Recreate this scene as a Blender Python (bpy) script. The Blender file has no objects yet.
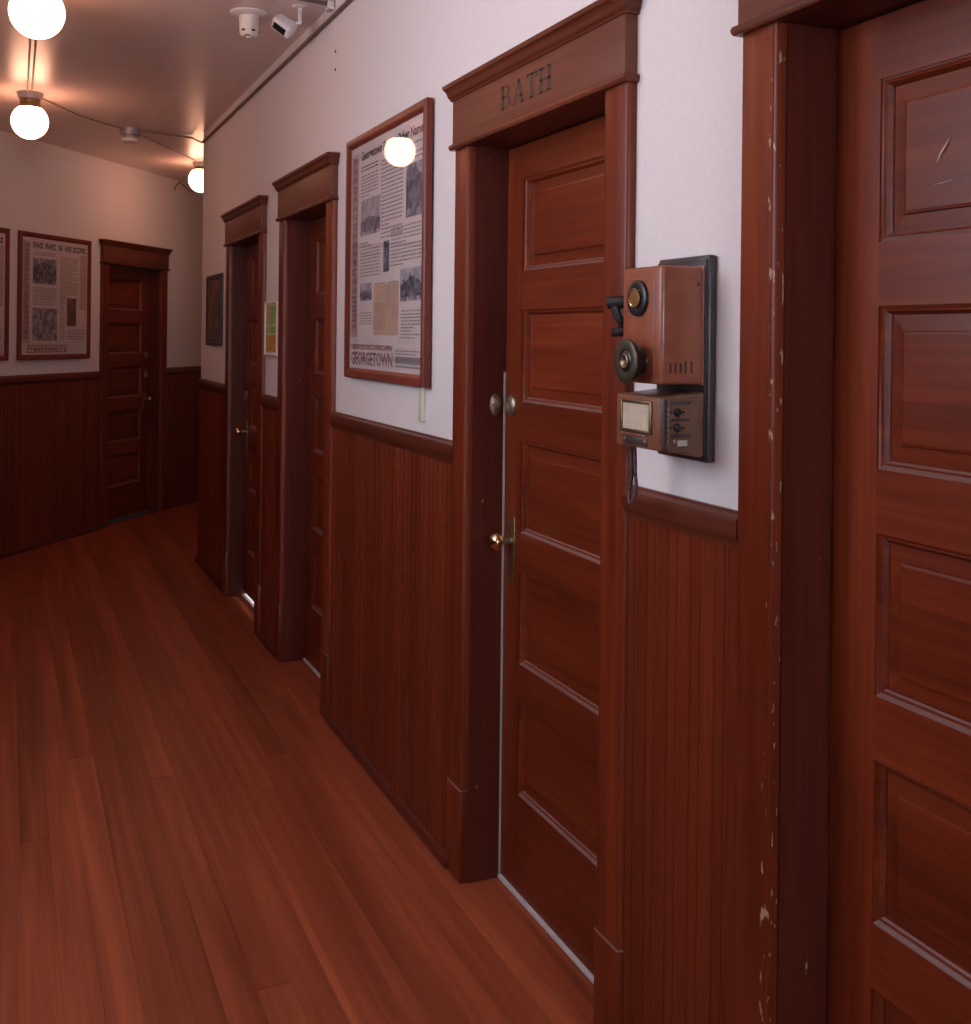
import bpy, bmesh, math, random
from mathutils import Vector, Matrix
R = random.Random(7)
PI = math.pi
scene = bpy.context.scene
COL = scene.collection

# ------------------------------------------------------------------ camera
W, H = 971, 1024
F_PX, YAW, ROLL, HORIZON = 1100.0, 0.40957, 0.01098, 335.9
EYE = 1.5194
D = 1.186                      # right wall plane: x = D
cam = bpy.data.cameras.new('camera')
cam.sensor_fit = 'HORIZONTAL'
cam.sensor_width = 36.0
cam.lens = F_PX / W * 36.0
dy = (512 - HORIZON)
cam.shift_y = -dy / W
cam.clip_start = 0.02
cam_ob = bpy.data.objects.new('camera', cam)
COL.objects.link(cam_ob)
cam_ob.matrix_world = (Matrix.Translation((0, 0, EYE)) @ Matrix.Rotation(-YAW, 4, 'Z')
                       @ Matrix.Rotation(PI / 2, 4, 'X') @ Matrix.Rotation(ROLL, 4, 'Z'))
scene.camera = cam_ob

# ------------------------------------------------------------------ world, light, exposure
world = bpy.data.worlds.new('world')
scene.world = world
world.use_nodes = True
world.node_tree.nodes['Background'].inputs[0].default_value = (0.75, 0.85, 1.0, 1)
world.node_tree.nodes['Background'].inputs[1].default_value = 0.05
scene.view_settings.view_transform = 'Standard'
scene.view_settings.look = 'None'
scene.view_settings.gamma = 1.0
scene.view_settings.use_curve_mapping = False
scene.view_settings.exposure = 0.46

GLOBE_STRENGTH = 13.0
GLOBE_COLOR = (1.0, 0.47, 0.29)
# fill light shining through an unseen window added in the left wall
WIN_Y0, WIN_Y1, WIN_Z0, WIN_Z1 = 1.65, 3.15, 1.60, 2.60
LEFT_X = -0.86
la = bpy.data.lights.new('left_fill_light', 'AREA')
la.shape = 'RECTANGLE'
la.size = WIN_Y1 - WIN_Y0
la.size_y = WIN_Z1 - WIN_Z0
la.energy = 16
la.color = (0.76, 0.83, 1.0)
lo = bpy.data.objects.new('left_fill_light', la)
COL.objects.link(lo)
lo.location = (LEFT_X - 0.06, (WIN_Y0 + WIN_Y1) / 2, (WIN_Z0 + WIN_Z1) / 2)
lo.rotation_euler = (PI / 2, 0, -PI / 2)       # -Z of the lamp points to +x
# cooler fill light from an unseen window added at the hall's other end
lc = bpy.data.lights.new('back_fill_light', 'AREA')
lc.shape = 'RECTANGLE'; lc.size = 1.1; lc.size_y = 1.5
lc.energy = 62
lc.color = (0.70, 0.80, 1.0)
lco = bpy.data.objects.new('back_fill_light', lc)
COL.objects.link(lco)
lco.location = (0.16, -3.02, 1.75)
lco.rotation_euler = (-PI / 2, 0, 0)           # towards +y
# daylight in the room behind the third door, leaking under the leaf
lb = bpy.data.lights.new('room_daylight', 'AREA')
lb.size = 0.7
lb.energy = 40
lb.color = (0.95, 0.97, 1.0)
lbo = bpy.data.objects.new('room_daylight', lb)
COL.objects.link(lbo)
lbo.location = (1.95, 6.02, 0.55)
lbo.rotation_euler = (0, math.radians(68), 0)  # towards -x and down to the sill

# ------------------------------------------------------------------ materials
def nodes(name):
    m = bpy.data.materials.new(name)
    m.use_nodes = True
    nt = m.node_tree
    return m, nt, nt.nodes['Principled BSDF'], nt.nodes, nt.links

def plain(name, col, rough=0.5, metal=0.0, spec=0.5, noise=0.0, scale=40, bump=0.0):
    m, nt, b, N, L = nodes(name)
    b.inputs['Base Color'].default_value = (*col, 1)
    b.inputs['Roughness'].default_value = rough
    b.inputs['Metallic'].default_value = metal
    b.inputs['Specular IOR Level'].default_value = spec
    if noise or bump:
        tc = N.new('ShaderNodeTexCoord')
        nz = N.new('ShaderNodeTexNoise')
        nz.inputs['Scale'].default_value = scale
        nz.inputs['Detail'].default_value = 6
        L.new(tc.outputs['Object'], nz.inputs['Vector'])
        if noise:
            cr = N.new('ShaderNodeValToRGB')
            cr.color_ramp.elements[0].position = 0.3
            cr.color_ramp.elements[1].position = 0.7
            cr.color_ramp.elements[0].color = (*[c * (1 - noise) for c in col], 1)
            cr.color_ramp.elements[1].color = (*[min(1, c * (1 + noise * .6)) for c in col], 1)
            L.new(nz.outputs[0], cr.inputs[0])
            L.new(cr.outputs[0], b.inputs['Base Color'])
        if bump:
            bp = N.new('ShaderNodeBump')
            bp.inputs['Strength'].default_value = bump
            bp.inputs['Distance'].default_value = 0.004
            L.new(nz.outputs[0], bp.inputs['Height'])
            L.new(bp.outputs[0], b.inputs['Normal'])
    return m

def wood(name, c_dark, c_mid, c_light, grain='Z', rough=0.3, spec=0.24, tint=0.25, bump=0.12,
         chips=None, coat=0.0):
    """Varnished wood: stretched grain, slow tone drift, per-object tint, optional pale chips."""
    m, nt, b, N, L = nodes(name)
    tc = N.new('ShaderNodeTexCoord')
    oi = N.new('ShaderNodeObjectInfo')
    add = N.new('ShaderNodeVectorMath'); add.operation = 'ADD'
    mul = N.new('ShaderNodeVectorMath'); mul.operation = 'SCALE'
    comb = N.new('ShaderNodeCombineXYZ')
    for i in range(3):
        L.new(oi.outputs['Random'], comb.inputs[i])
    L.new(comb.outputs[0], mul.inputs[0]); mul.inputs['Scale'].default_value = 37.0
    L.new(tc.outputs['Object'], add.inputs[0]); L.new(mul.outputs[0], add.inputs[1])
    mp = N.new('ShaderNodeMapping')
    sc = {'Z': (46, 46, 1.6), 'X': (1.6, 46, 46), 'Y': (34, .9, 34)}[grain]
    mp.inputs['Scale'].default_value = sc
    L.new(add.outputs[0], mp.inputs['Vector'])
    n1 = N.new('ShaderNodeTexNoise'); n1.inputs['Scale'].default_value = 1.0
    n1.inputs['Detail'].default_value = 7; n1.inputs['Roughness'].default_value = 0.62
    n1.inputs['Distortion'].default_value = 0.6
    L.new(mp.outputs[0], n1.inputs['Vector'])
    mp2 = N.new('ShaderNodeMapping')
    sc2 = {'Z': (7, 7, .9), 'X': (.9, 7, 7), 'Y': (15, .8, 15)}[grain]
    mp2.inputs['Scale'].default_value = sc2
    L.new(add.outputs[0], mp2.inputs['Vector'])
    n2 = N.new('ShaderNodeTexNoise'); n2.inputs['Scale'].default_value = 1.0
    n2.inputs['Detail'].default_value = 4
    L.new(mp2.outputs[0], n2.inputs['Vector'])
    mx = N.new('ShaderNodeMix'); mx.data_type = 'FLOAT'; mx.inputs[0].default_value = 0.45
    L.new(n1.outputs[0], mx.inputs[2]); L.new(n2.outputs[0], mx.inputs[3])
    cr = N.new('ShaderNodeValToRGB')
    e = cr.color_ramp.elements
    e[0].position = 0.30; e[0].color = (*c_dark, 1)
    e[1].position = 0.72; e[1].color = (*c_light, 1)
    k = e.new(0.52); k.color = (*c_mid, 1)
    L.new(mx.outputs[0], cr.inputs[0])
    hv = N.new('ShaderNodeHueSaturation')
    mr = N.new('ShaderNodeMapRange')
    mr.inputs['To Min'].default_value = 1 - tint; mr.inputs['To Max'].default_value = 1 + tint
    L.new(oi.outputs['Random'], mr.inputs['Value'])
    L.new(mr.outputs[0], hv.inputs['Value'])
    L.new(cr.outputs[0], hv.inputs['Color'])
    out = hv.outputs[0]
    # small pale chips where the varnish is knocked off
    if chips:
        nz = N.new('ShaderNodeTexNoise'); nz.inputs['Scale'].default_value = chips[0]
        nz.inputs['Detail'].default_value = 2
        cmp_ = N.new('ShaderNodeMapping'); cmp_.inputs['Scale'].default_value = (1, 1, .30)
        L.new(add.outputs[0], cmp_.inputs['Vector']); L.new(cmp_.outputs[0], nz.inputs['Vector'])
        th = N.new('ShaderNodeMapRange'); th.clamp = True
        th.inputs['From Min'].default_value = chips[1]; th.inputs['From Max'].default_value = chips[1] + .02
        L.new(nz.outputs[0], th.inputs['Value'])
        fac = th.outputs[0]
        if len(chips) > 2:                      # only along one edge of the board (object x)
            sx = N.new('ShaderNodeSeparateXYZ'); L.new(tc.outputs['Object'], sx.inputs[0])
            sb = N.new('ShaderNodeMath'); sb.operation = 'SUBTRACT'
            L.new(sx.outputs[0], sb.inputs[0]); sb.inputs[1].default_value = chips[2]
            ab = N.new('ShaderNodeMath'); ab.operation = 'ABSOLUTE'; L.new(sb.outputs[0], ab.inputs[0])
            lt = N.new('ShaderNodeMath'); lt.operation = 'LESS_THAN'
            L.new(ab.outputs[0], lt.inputs[0]); lt.inputs[1].default_value = chips[3]
            pm = N.new('ShaderNodeMath'); pm.operation = 'MULTIPLY'
            L.new(fac, pm.inputs[0]); L.new(lt.outputs[0], pm.inputs[1]); fac = pm.outputs[0]
        cm = N.new('ShaderNodeMix'); cm.data_type = 'RGBA'
        L.new(fac, cm.inputs[0]); L.new(out, cm.inputs[6])
        cm.inputs[7].default_value = (.42, .26, .17, 1)
        out = cm.outputs[2]
    L.new(out, b.inputs['Base Color'])
    rr = N.new('ShaderNodeMapRange')
    rr.inputs['To Min'].default_value = rough * .8; rr.inputs['To Max'].default_value = rough * 1.35
    L.new(n2.outputs[0], rr.inputs['Value']); L.new(rr.outputs[0], b.inputs['Roughness'])
    b.inputs['Specular IOR Level'].default_value = spec
    if coat:
        b.inputs['Coat Weight'].default_value = coat
        b.inputs['Coat Roughness'].default_value = 0.22
    bp = N.new('ShaderNodeBump'); bp.inputs['Strength'].default_value = bump
    bp.inputs['Distance'].default_value = 0.0015
    L.new(n1.outputs[0], bp.inputs['Height']); L.new(bp.outputs[0], b.inputs['Normal'])
    return m

RED = ((.080, .0118, .0048), (.158, .0260, .0088), (.238, .0470, .0150))
BEAD = ((.105, .0165, .0068), (.150, .0250, .0092), (.195, .0360, .0125))
DARK = ((.055, .0105, .0075), (.095, .0180, .0110), (.130, .0270, .0150))
M = {}
M['wood_v'] = wood('varnished_wood_upright', *RED, grain='Z', tint=.10)
M['trim_h'] = wood('brown_trim_wood', (.055, .0125, .0070), (.110, .026, .0130), (.165, .043, .0210), grain='X', tint=.06)
M['ledge'] = wood('pale_ledge_wood', (.15, .070, .060), (.21, .105, .092), (.27, .15, .13), grain='X', tint=.05, rough=.35)  # paler wood for panel ledges and the highlight painted on plinth tops
M['wood_h'] = wood('varnished_wood_level', *RED, grain='X', tint=.10)
M['jamb'] = wood('varnished_wood_jamb', *DARK, grain='Z', tint=.08, spec=.22, chips=(60, .76))
M['bead'] = wood('beadboard_wood', *BEAD, grain='Z', tint=.15, rough=.32, bump=.05)
M['casing_worn'] = wood('worn_casing_wood', *RED, grain='Z', tint=.05, chips=(105, .665, -.3945, .010))
M['header'] = wood('faded_header_wood', (.10, .030, .018), (.145, .045, .027), (.19, .062, .038), grain='X', tint=.06, rough=.42)
M['floor'] = wood('floor_board_wood', (.155, .034, .0145), (.290, .067, .0285), (.43, .112, .0470), grain='Y', tint=.17, rough=.38, spec=.27, bump=.04)
M['frame'] = wood('mahogany_frame', (.11, .022, .015), (.17, .035, .022), (.22, .05, .03), grain='Z', tint=.08, rough=.3)
M['plaster'] = plain('painted_plaster', (.73, .685, .685), .62, spec=.3, noise=.03, scale=9, bump=.14)
M['plaster'].node_tree.nodes['Noise Texture'].inputs['Scale'].default_value = 55
M['ceil'] = plain('ceiling_paint', (.78, .62, .57), .34, spec=.45, noise=.04, scale=6, bump=.08)
M['subfloor'] = plain('dark_joint', (.11, .030, .015), .7)
M['white'] = plain('white_plastic', (.70, .64, .63), .4)
M['olive'] = plain('dull_dark_brass', (.075, .060, .038), .45, metal=.7, noise=.3, scale=60)
M['cream'] = plain('cream_plastic', (.70, .62, .54), .45)
M['black'] = plain('black_plastic', (.012, .012, .014), .3)
M['dkmetal'] = plain('dark_iron', (.045, .042, .046), .38, metal=.6, noise=.3, scale=60)
M['conduit'] = plain('painted_conduit', (.15, .095, .085), .5)
M['cable'] = plain('painted_cable', (.33, .23, .20), .5)
M['steel'] = plain('galvanised_box', (.36, .34, .36), .4, metal=.5)
M['brass'] = plain('polished_brass', (.78, .60, .32), .17, metal=1.0)
M['oldbrass'] = plain('tarnished_brass', (.22, .155, .085), .38, metal=.9, noise=.3, scale=50)
M['platebrass'] = plain('aged_plate_brass', (.40, .25, .12), .35, metal=.9, noise=.25, scale=60)
M['nickel'] = plain('worn_nickel', (.34, .28, .21), .40, metal=.85, noise=.2, scale=80)
M['sill'] = plain('pale_threshold', (.62, .58, .58), .45, noise=.2, scale=25)
M['strip'] = plain('pale_weather_strip', (.40, .40, .34), .55)
M['paper'] = plain('poster_paper', (.67, .58, .575), .7, spec=.2, noise=.04, scale=3)
M['paper_pink'] = plain('faded_pink_print', (.50, .36, .36), .7, spec=.2)
M['ink'] = plain('grey_ink', (.26, .23, .235), .7, spec=.2)
M['ink_dark'] = plain('dark_ink', (.045, .04, .06), .7, spec=.2)
M['putty'] = plain('putty_plastic', (.58, .55, .44), .5)
M['ink_name'] = plain('faded_purple_ink', (.22, .12, .14), .7, spec=.2)
M['ink_red'] = plain('red_ink', (.24, .055, .05), .7, spec=.2)
M['map'] = plain('tan_map_print', (.53, .36, .27), .7, spec=.2, noise=.15, scale=14)
M['letter'] = plain('dark_green_lettering', (.042, .030, .018), .55, noise=.4, scale=90)
M['copper'] = plain('copper_brown_enamel', (.27, .080, .040), .30, spec=.6, noise=.22, scale=26)
M['copper_edge'] = plain('rubbed_enamel', (.30, .12, .08), .28, spec=.6, noise=.2, scale=50)
M['phone_back'] = plain('phone_backboard', (.045, .036, .040), .35, noise=.3, scale=40)
M['phone_lower'] = plain('brown_coin_box_enamel', (.15, .070, .043), .36, spec=.55, noise=.3, scale=34)
M['lower_front'] = plain('worn_brown_enamel', (.21, .078, .044), .33, spec=.55, noise=.28, scale=30)
M['slotplate'] = plain('dark_brown_plate', (.055, .035, .030), .4, noise=.3, scale=50)
M['card'] = plain('aged_card', (.56, .47, .36), .75, noise=.12, scale=60)
M['cloth'] = plain('braided_cord', (.075, .035, .040), .75)

def photo_mat(name, lo_c, hi_c, scale, seed):
    m, nt, b, N, L = nodes(name)
    tc = N.new('ShaderNodeTexCoord')
    mp = N.new('ShaderNodeMapping'); mp.inputs['Location'].default_value = (seed, seed * 2.3, seed * .7)
    nz = N.new('ShaderNodeTexNoise'); nz.inputs['Scale'].default_value = scale; nz.inputs['Detail'].default_value = 5
    cr = N.new('ShaderNodeValToRGB')
    cr.color_ramp.elements[0].position = .42; cr.color_ramp.elements[1].position = .6
    cr.color_ramp.elements[0].color = (*lo_c, 1); cr.color_ramp.elements[1].color = (*hi_c, 1)
    L.new(tc.outputs['Object'], mp.inputs[0]); L.new(mp.outputs[0], nz.inputs['Vector'])
    L.new(nz.outputs[0], cr.inputs[0]); L.new(cr.outputs[0], b.inputs['Base Color'])
    b.inputs['Roughness'].default_value = .7
    return m
M['photo'] = photo_mat('blue_grey_photo', (.16, .14, .19), (.40, .37, .42), 30, 3.1)
M['photo_dark'] = photo_mat('dark_photo', (.055, .055, .09), (.20, .19, .24), 34, 9.4)
M['photo_pale'] = photo_mat('pale_photo', (.30, .27, .31), (.46, .42, .45), 24, 6.6)
M['photo_brown'] = photo_mat('brown_photo', (.10, .055, .04), (.20, .12, .09), 14, 5.0)
M['paint_dark'] = photo_mat('dark_painting', (.075, .045, .035), (.16, .085, .06), 13, 1.7)
M['green'] = photo_mat('green_print', (.20, .38, .09), (.52, .50, .20), 26, 2.2)
M['orange'] = photo_mat('orange_print', (.48, .20, .05), (.58, .36, .11), 30, 4.4)

def glass_mat():
    m = bpy.data.materials.new('picture_glass'); m.use_nodes = True
    N = m.node_tree.nodes; L = m.node_tree.links
    N.remove(N['Principled BSDF'])
    tr = N.new('ShaderNodeBsdfTransparent'); tr.inputs[0].default_value = (.97, .97, .97, 1)
    gl = N.new('ShaderNodeBsdfGlossy'); gl.inputs['Roughness'].default_value = 0.025
    ge = N.new('ShaderNodeNewGeometry')
    dt = N.new('ShaderNodeVectorMath'); dt.operation = 'DOT_PRODUCT'
    L.new(ge.outputs['Normal'], dt.inputs[0]); L.new(ge.outputs['Incoming'], dt.inputs[1])
    ab = N.new('ShaderNodeMath'); ab.operation = 'ABSOLUTE'; L.new(dt.outputs['Value'], ab.inputs[0])
    iv = N.new('ShaderNodeMath'); iv.operation = 'SUBTRACT'; iv.inputs[0].default_value = 1; L.new(ab.outputs[0], iv.inputs[1])
    pw = N.new('ShaderNodeMath'); pw.operation = 'POWER'; pw.inputs[1].default_value = 5; L.new(iv.outputs[0], pw.inputs[0])
    fr = N.new('ShaderNodeMapRange'); fr.inputs['To Min'].default_value = .022; fr.inputs['To Max'].default_value = .6
    L.new(pw.outputs[0], fr.inputs['Value'])
    mx = N.new('ShaderNodeMixShader')
    L.new(fr.outputs[0], mx.inputs[0]); L.new(tr.outputs[0], mx.inputs[1]); L.new(gl.outputs[0], mx.inputs[2])
    L.new(mx.outputs[0], N['Material Output'].inputs[0])
    return m
M['glass'] = glass_mat()

def emit(name, col, s):
    m, nt, b, N, L = nodes(name)
    b.inputs['Base Color'].default_value = (.8, .78, .74, 1)
    b.inputs['Roughness'].default_value = .2
    b.inputs['Emission Color'].default_value = (*col, 1)
    b.inputs['Emission Strength'].default_value = s
    return m
M['globe'] = emit('lit_opal_glass', GLOBE_COLOR, GLOBE_STRENGTH)
M['fill_glass'] = emit('glowing_fill_glass', (.88, .93, 1.0), 1.5)  # glowing panes of the two added, unseen windows

# ------------------------------------------------------------------ mesh helpers
class MB:
    def __init__(s): s.v = []; s.f = []
    def add(s, vs, fs):
        o = len(s.v); s.v += [tuple(p) for p in vs]; s.f += [tuple(i + o for i in f) for f in fs]; return s
    def box(s, x0, x1, y0, y1, z0, z1):
        v = [(x0, y0, z0), (x1, y0, z0), (x1, y1, z0), (x0, y1, z0), (x0, y0, z1), (x1, y0, z1), (x1, y1, z1), (x0, y1, z1)]
        return s.add(v, [(0, 3, 2, 1), (4, 5, 6, 7), (0, 1, 5, 4), (1, 2, 6, 5), (2, 3, 7, 6), (3, 0, 4, 7)])
    def rings(s, rs, cap=True, close=True):
        """loft through equal-length rings"""
        n = len(rs[0]); vs = [p for r in rs for p in r]; fs = []
        for a in range(len(rs) - 1):
            for i in range(n if close else n - 1):
                j = (i + 1) % n
                fs.append((a * n + i, a * n + j, (a + 1) * n + j, (a + 1) * n + i))
        if cap:
            fs.append(tuple(range(n - 1, -1, -1))); fs.append(tuple((len(rs) - 1) * n + i for i in range(n)))
        return s.add(vs, fs)
    def prism(s, prof, fn, t0, t1):
        """profile (a,b) swept from t0 to t1; fn(a,b,t) gives the point"""
        return s.rings([[fn(a, b, t0) for a, b in prof], [fn(a, b, t1) for a, b in prof]])
    def lathe(s, prof, o=(0, 0, 0), axis='Z', n=24, ax=1, az=1):
        rs = []
        for r, h in prof:
            ring = []
            for i in range(n):
                c, q = math.cos(2 * PI * i / n) * r, math.sin(2 * PI * i / n) * r
                p = {'Z': (c, q, h), 'Y': (c * ax, h, q * az), 'X': (h, c, q)}[axis]
                ring.append((p[0] + o[0], p[1] + o[1], p[2] + o[2]))
            rs.append(ring)
        return s.rings(rs)
    def tube(s, pts, r, n=10):
        pts = [Vector(p) for p in pts]; rs = []
        for i, p in enumerate(pts):
            t = (pts[min(i + 1, len(pts) - 1)] - pts[max(i - 1, 0)]).normalized()
            u = t.cross(Vector((0, 0, 1)))
            if u.length < .1: u = t.cross(Vector((0, 1, 0)))
            u.normalize(); w = t.cross(u)
            rs.append([p + u * math.cos(2 * PI * k / n) * r + w * math.sin(2 * PI * k / n) * r for k in range(n)])
        return s.rings(rs)
    def build(s, name, mat, parent=None, bevel=0, seg=2, smooth=True, xf=None):
        me = bpy.data.meshes.new(name)
        bm = bmesh.new()
        vs = [bm.verts.new(p) for p in s.v]
        for f in s.f:
            try: bm.faces.new([vs[i] for i in f])
            except ValueError: pass
        bmesh.ops.recalc_face_normals(bm, faces=bm.faces)
        if bevel:
            es = [e for e in bm.edges if len(e.link_faces) == 2 and e.calc_face_angle(0) > .6]
            bmesh.ops.bevel(bm, geom=es, offset=bevel, segments=seg, profile=.5, affect='EDGES', clamp_overlap=True)
        if xf is not None: bm.transform(xf)
        bm.to_mesh(me); bm.free()
        if smooth:
            me.polygons.foreach_set('use_smooth', [True] * len(me.polygons))
            me.set_sharp_from_angle(angle=math.radians(38))
        me.materials.append(M[mat] if isinstance(mat, str) else mat)
        return link(name, me, parent)

def link(name, me, parent=None):
    o = bpy.data.objects.new(name, me); COL.objects.link(o)
    if parent: o.parent = parent
    return o
def tag(o, label, cat, group=None, kind=None):
    o['label'] = label; o['category'] = cat
    if group: o['group'] = group
    if kind: o['kind'] = kind
    return o
def empty(name, loc=(0, 0, 0), rz=0.0):
    o = bpy.data.objects.new(name, None); COL.objects.link(o); o.empty_display_size = .1
    o.location = loc; o.rotation_euler = (0, 0, rz); return o

# the two visible walls; in a wall's own frame x runs right along it, y goes into it, z is up
RZ_R = -PI / 2
FA = Vector((-.035, 8.02, 0)); FD = Vector((1.615, 2.20, 0)).normalized(); FN = Vector((-FD.y, FD.x, 0))
RZ_F = math.atan2(FD.y, FD.x)
def right(y, z=0.0, off=0.0): return Vector((D - off, y, z))
def far(s, z=0.0, off=0.0): return FA + FD * s - FN * off + Vector((0, 0, z))

CEIL = 2.85
CAP = 1.216
TH = 0.14
CORNER_Y = 7.50
FAR0 = (LEFT_X + .035) / FD.x     # far wall meets the left wall
FAR1 = 5.6

# ------------------------------------------------------------------ door positions: (y centre, opening width)
DOORS = {1: (1.476 - .38, .76), 2: ((2.812 + 2.063) / 2, .749), 3: ((5.03 + 4.307) / 2, .723), 4: ((6.395 + 5.60) / 2, .795)}
OPEN_H = 2.045
CW = .103                          # casing width
FAR_DOOR = (1.145 + .10 + .405, .79)

# ------------------------------------------------------------------ walls
def wall_segments(x0, x1, openings):
    mb = MB(); x = x0
    for a, b in sorted(openings):
        mb.box(x, a, 0, TH, 0, CEIL); mb.box(a, b, 0, TH, OPEN_H + .03, CEIL); x = b
    mb.box(x, x1, 0, TH, 0, CEIL)
    return mb

BW = .0752
def board_mesh():
    h = BW / 2
    pf = [(-h, 0), (-h, -.008), (-h + .004, -.012), (-.009, -.012), (-.007, -.0100), (-.004, -.012), (0, -.0132), (.004, -.012),
          (.007, -.0100), (.009, -.012), (h - .004, -.012), (h, -.008), (h, 0)]
    mb = MB(); mb.prism(pf, lambda a, b, t: (a, b, t), .004, 1.165)
    o = mb.build('wainscot_board', 'bead', smooth=False)
    me = o.data; bpy.data.objects.remove(o); return me
BOARD = board_mesh()
def wainscot(wall, x0, x1):
    n = max(1, int(round((x1 - x0) / BW))); w = (x1 - x0) / n
    for i in range(n):
        o = link('wainscot_board', BOARD, wall)
        o.location = (x0 + (i + .5) * w, 0, 0); o.scale = (w / BW, 1, 1)
    cap = [(0, 1.150), (-.014, 1.150), (-.016, 1.160), (-.021, 1.168), (-.0235, 1.172), (-.0235, 1.202), (-.0215, 1.2065), (-.010, 1.2115),
           (-.008, CAP), (0, CAP)]
    MB().prism(cap, lambda a, b, t: (t, a, b), x0 - .002, x1 + .002).build('wainscot_cap', 'trim_h', wall)
    shoe = [(0, 0), (-.030, 0), (-.030, .012), (-.026, .022), (-.016, .030), (0, .032)]
    MB().prism(shoe, lambda a, b, t: (t, a, b), x0, x1).build('shoe_moulding', 'jamb', wall)

ops = []
for k, (yc, w) in DOORS.items(): ops.append((-yc - w / 2 - .02, -yc + w / 2 + .02))
wr = wall_segments(-CORNER_Y, 3.0, ops).build('wall_right', 'plaster', smooth=False)
wr.location = (D, 0, 0); wr.rotation_euler = (0, 0, RZ_R)
tag(wr, 'long white plaster wall with dark beadboard wainscot, doors and telephone', 'wall', kind='structure')
edges = [-CORNER_Y]
for k in (4, 3, 2, 1):
    yc, w = DOORS[k]; edges += [-yc - w / 2 - CW, -yc + w / 2 + CW]
edges.append(3.0)
for i in range(0, len(edges), 2): wainscot(wr, edges[i], edges[i + 1])

fo = (FAR_DOOR[0] - FAR_DOOR[1] / 2, FAR_DOOR[0] + FAR_DOOR[1] / 2)
wf = wall_segments(FAR0, FAR1, [(fo[0] - .02, fo[1] + .02)]).build('wall_far', 'plaster', smooth=False)
wf.location = FA; wf.rotation_euler = (0, 0, RZ_F)
tag(wf, 'dim oblique plaster wall at the end of the hall with dark wainscot', 'wall', kind='structure')
wainscot(wf, FAR0, fo[0] - CW); wainscot(wf, fo[1] + CW, FAR1)

# inner wall of the side passage, beyond the corner, and its end
wb = MB().box(0, 3.4, -TH, 0, 0, CEIL).build('wall_passage', 'plaster', smooth=False)
wb.location = (D, CORNER_Y, 0); wb.rotation_euler = (0, 0, RZ_F)
tag(wb, 'plaster wall of the side passage turning away behind the corner', 'wall', kind='structure')
we_ = MB().box(-.1, .1, -2.6, .1, 0, CEIL).build('wall_passage_end', 'plaster', smooth=False)
we_.location = far(4.9); we_.rotation_euler = (0, 0, RZ_F)
tag(we_, 'plaster wall closing the side passage out of sight', 'wall', kind='structure')

wl = MB()
wl.box(-3.0, WIN_Y0, 0, TH, 0, CEIL).box(WIN_Y1, 7.2, 0, TH, 0, CEIL)
wl.box(WIN_Y0, WIN_Y1, 0, TH, 0, WIN_Z0).box(WIN_Y0, WIN_Y1, 0, TH, WIN_Z1, CEIL)
wl = wl.build('wall_left', 'plaster', smooth=False)
wl.location = (LEFT_X, 0, 0); wl.rotation_euler = (0, 0, PI / 2)
tag(wl, 'plaster wall with wainscot and an added high window beside the viewer', 'wall', kind='structure')
wainscot(wl, -3.0, 6.88)
wk = MB()
for q in ((LEFT_X - TH, -.39, 0, CEIL), (.71, D + TH, 0, CEIL), (-.39, .71, 0, 1.0), (-.39, .71, 2.5, CEIL)):
    wk.box(q[0], q[1], -3.0 - TH, -3.0, q[2], q[3])
wk = wk.build('wall_back', 'plaster', smooth=False)
tag(wk, 'plaster wall behind the viewer', 'wall', kind='structure')
for a, b in ((LEFT_X, -.49), (.81, D)):
    MB().box(a, b, -3.0, -2.986, .0, 1.16).build('wainscot_panel', 'wood_v', wk, smooth=False)
win = MB()  # unseen window added around the back fill light
for q in ((-.49, -.39, .9, 2.6), (.71, .81, .9, 2.6), (-.39, .71, .9, 1.0), (-.39, .71, 2.5, 2.6)):
    win.box(q[0], q[1], -3.0, -2.978, q[2], q[3])
win = win.build('added_window_2', 'wood_v', bevel=.004)
tag(win, 'added wood framed window for fill light at the near end of the hall behind the viewer', 'window', kind='structure')
MB().box(-.39, .71, -3.10, -3.095, 1.0, 2.5).build('pane', 'fill_glass', win, smooth=False)  # glowing pane of the added back window
win = MB()  # unseen window added around the left fill light
for a, b, c, d in ((WIN_Y0 - .1, WIN_Y0, WIN_Z0 - .1, WIN_Z1 + .1), (WIN_Y1, WIN_Y1 + .1, WIN_Z0 - .1, WIN_Z1 + .1),
                   (WIN_Y0, WIN_Y1, WIN_Z0 - .1, WIN_Z0), (WIN_Y0, WIN_Y1, WIN_Z1, WIN_Z1 + .1)):
    win.box(LEFT_X, LEFT_X + .022, a, b, c, d)
win = win.build('added_window_1', 'wood_v', bevel=.004)
tag(win, 'added wood framed window for fill light in the left wall beside the viewer', 'window', kind='structure')
MB().box(LEFT_X - .10, LEFT_X - .095, WIN_Y0, WIN_Y1, WIN_Z0, WIN_Z1).build('pane', 'fill_glass', win, smooth=False)  # glowing pane of the added left window

ce = MB().box(LEFT_X - TH, 4.2, -3.1, 13.0, CEIL, CEIL + .1).build('ceiling', 'ceil', smooth=False)
tag(ce, 'low painted ceiling with round globe lamps', 'ceiling', kind='structure')

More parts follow.
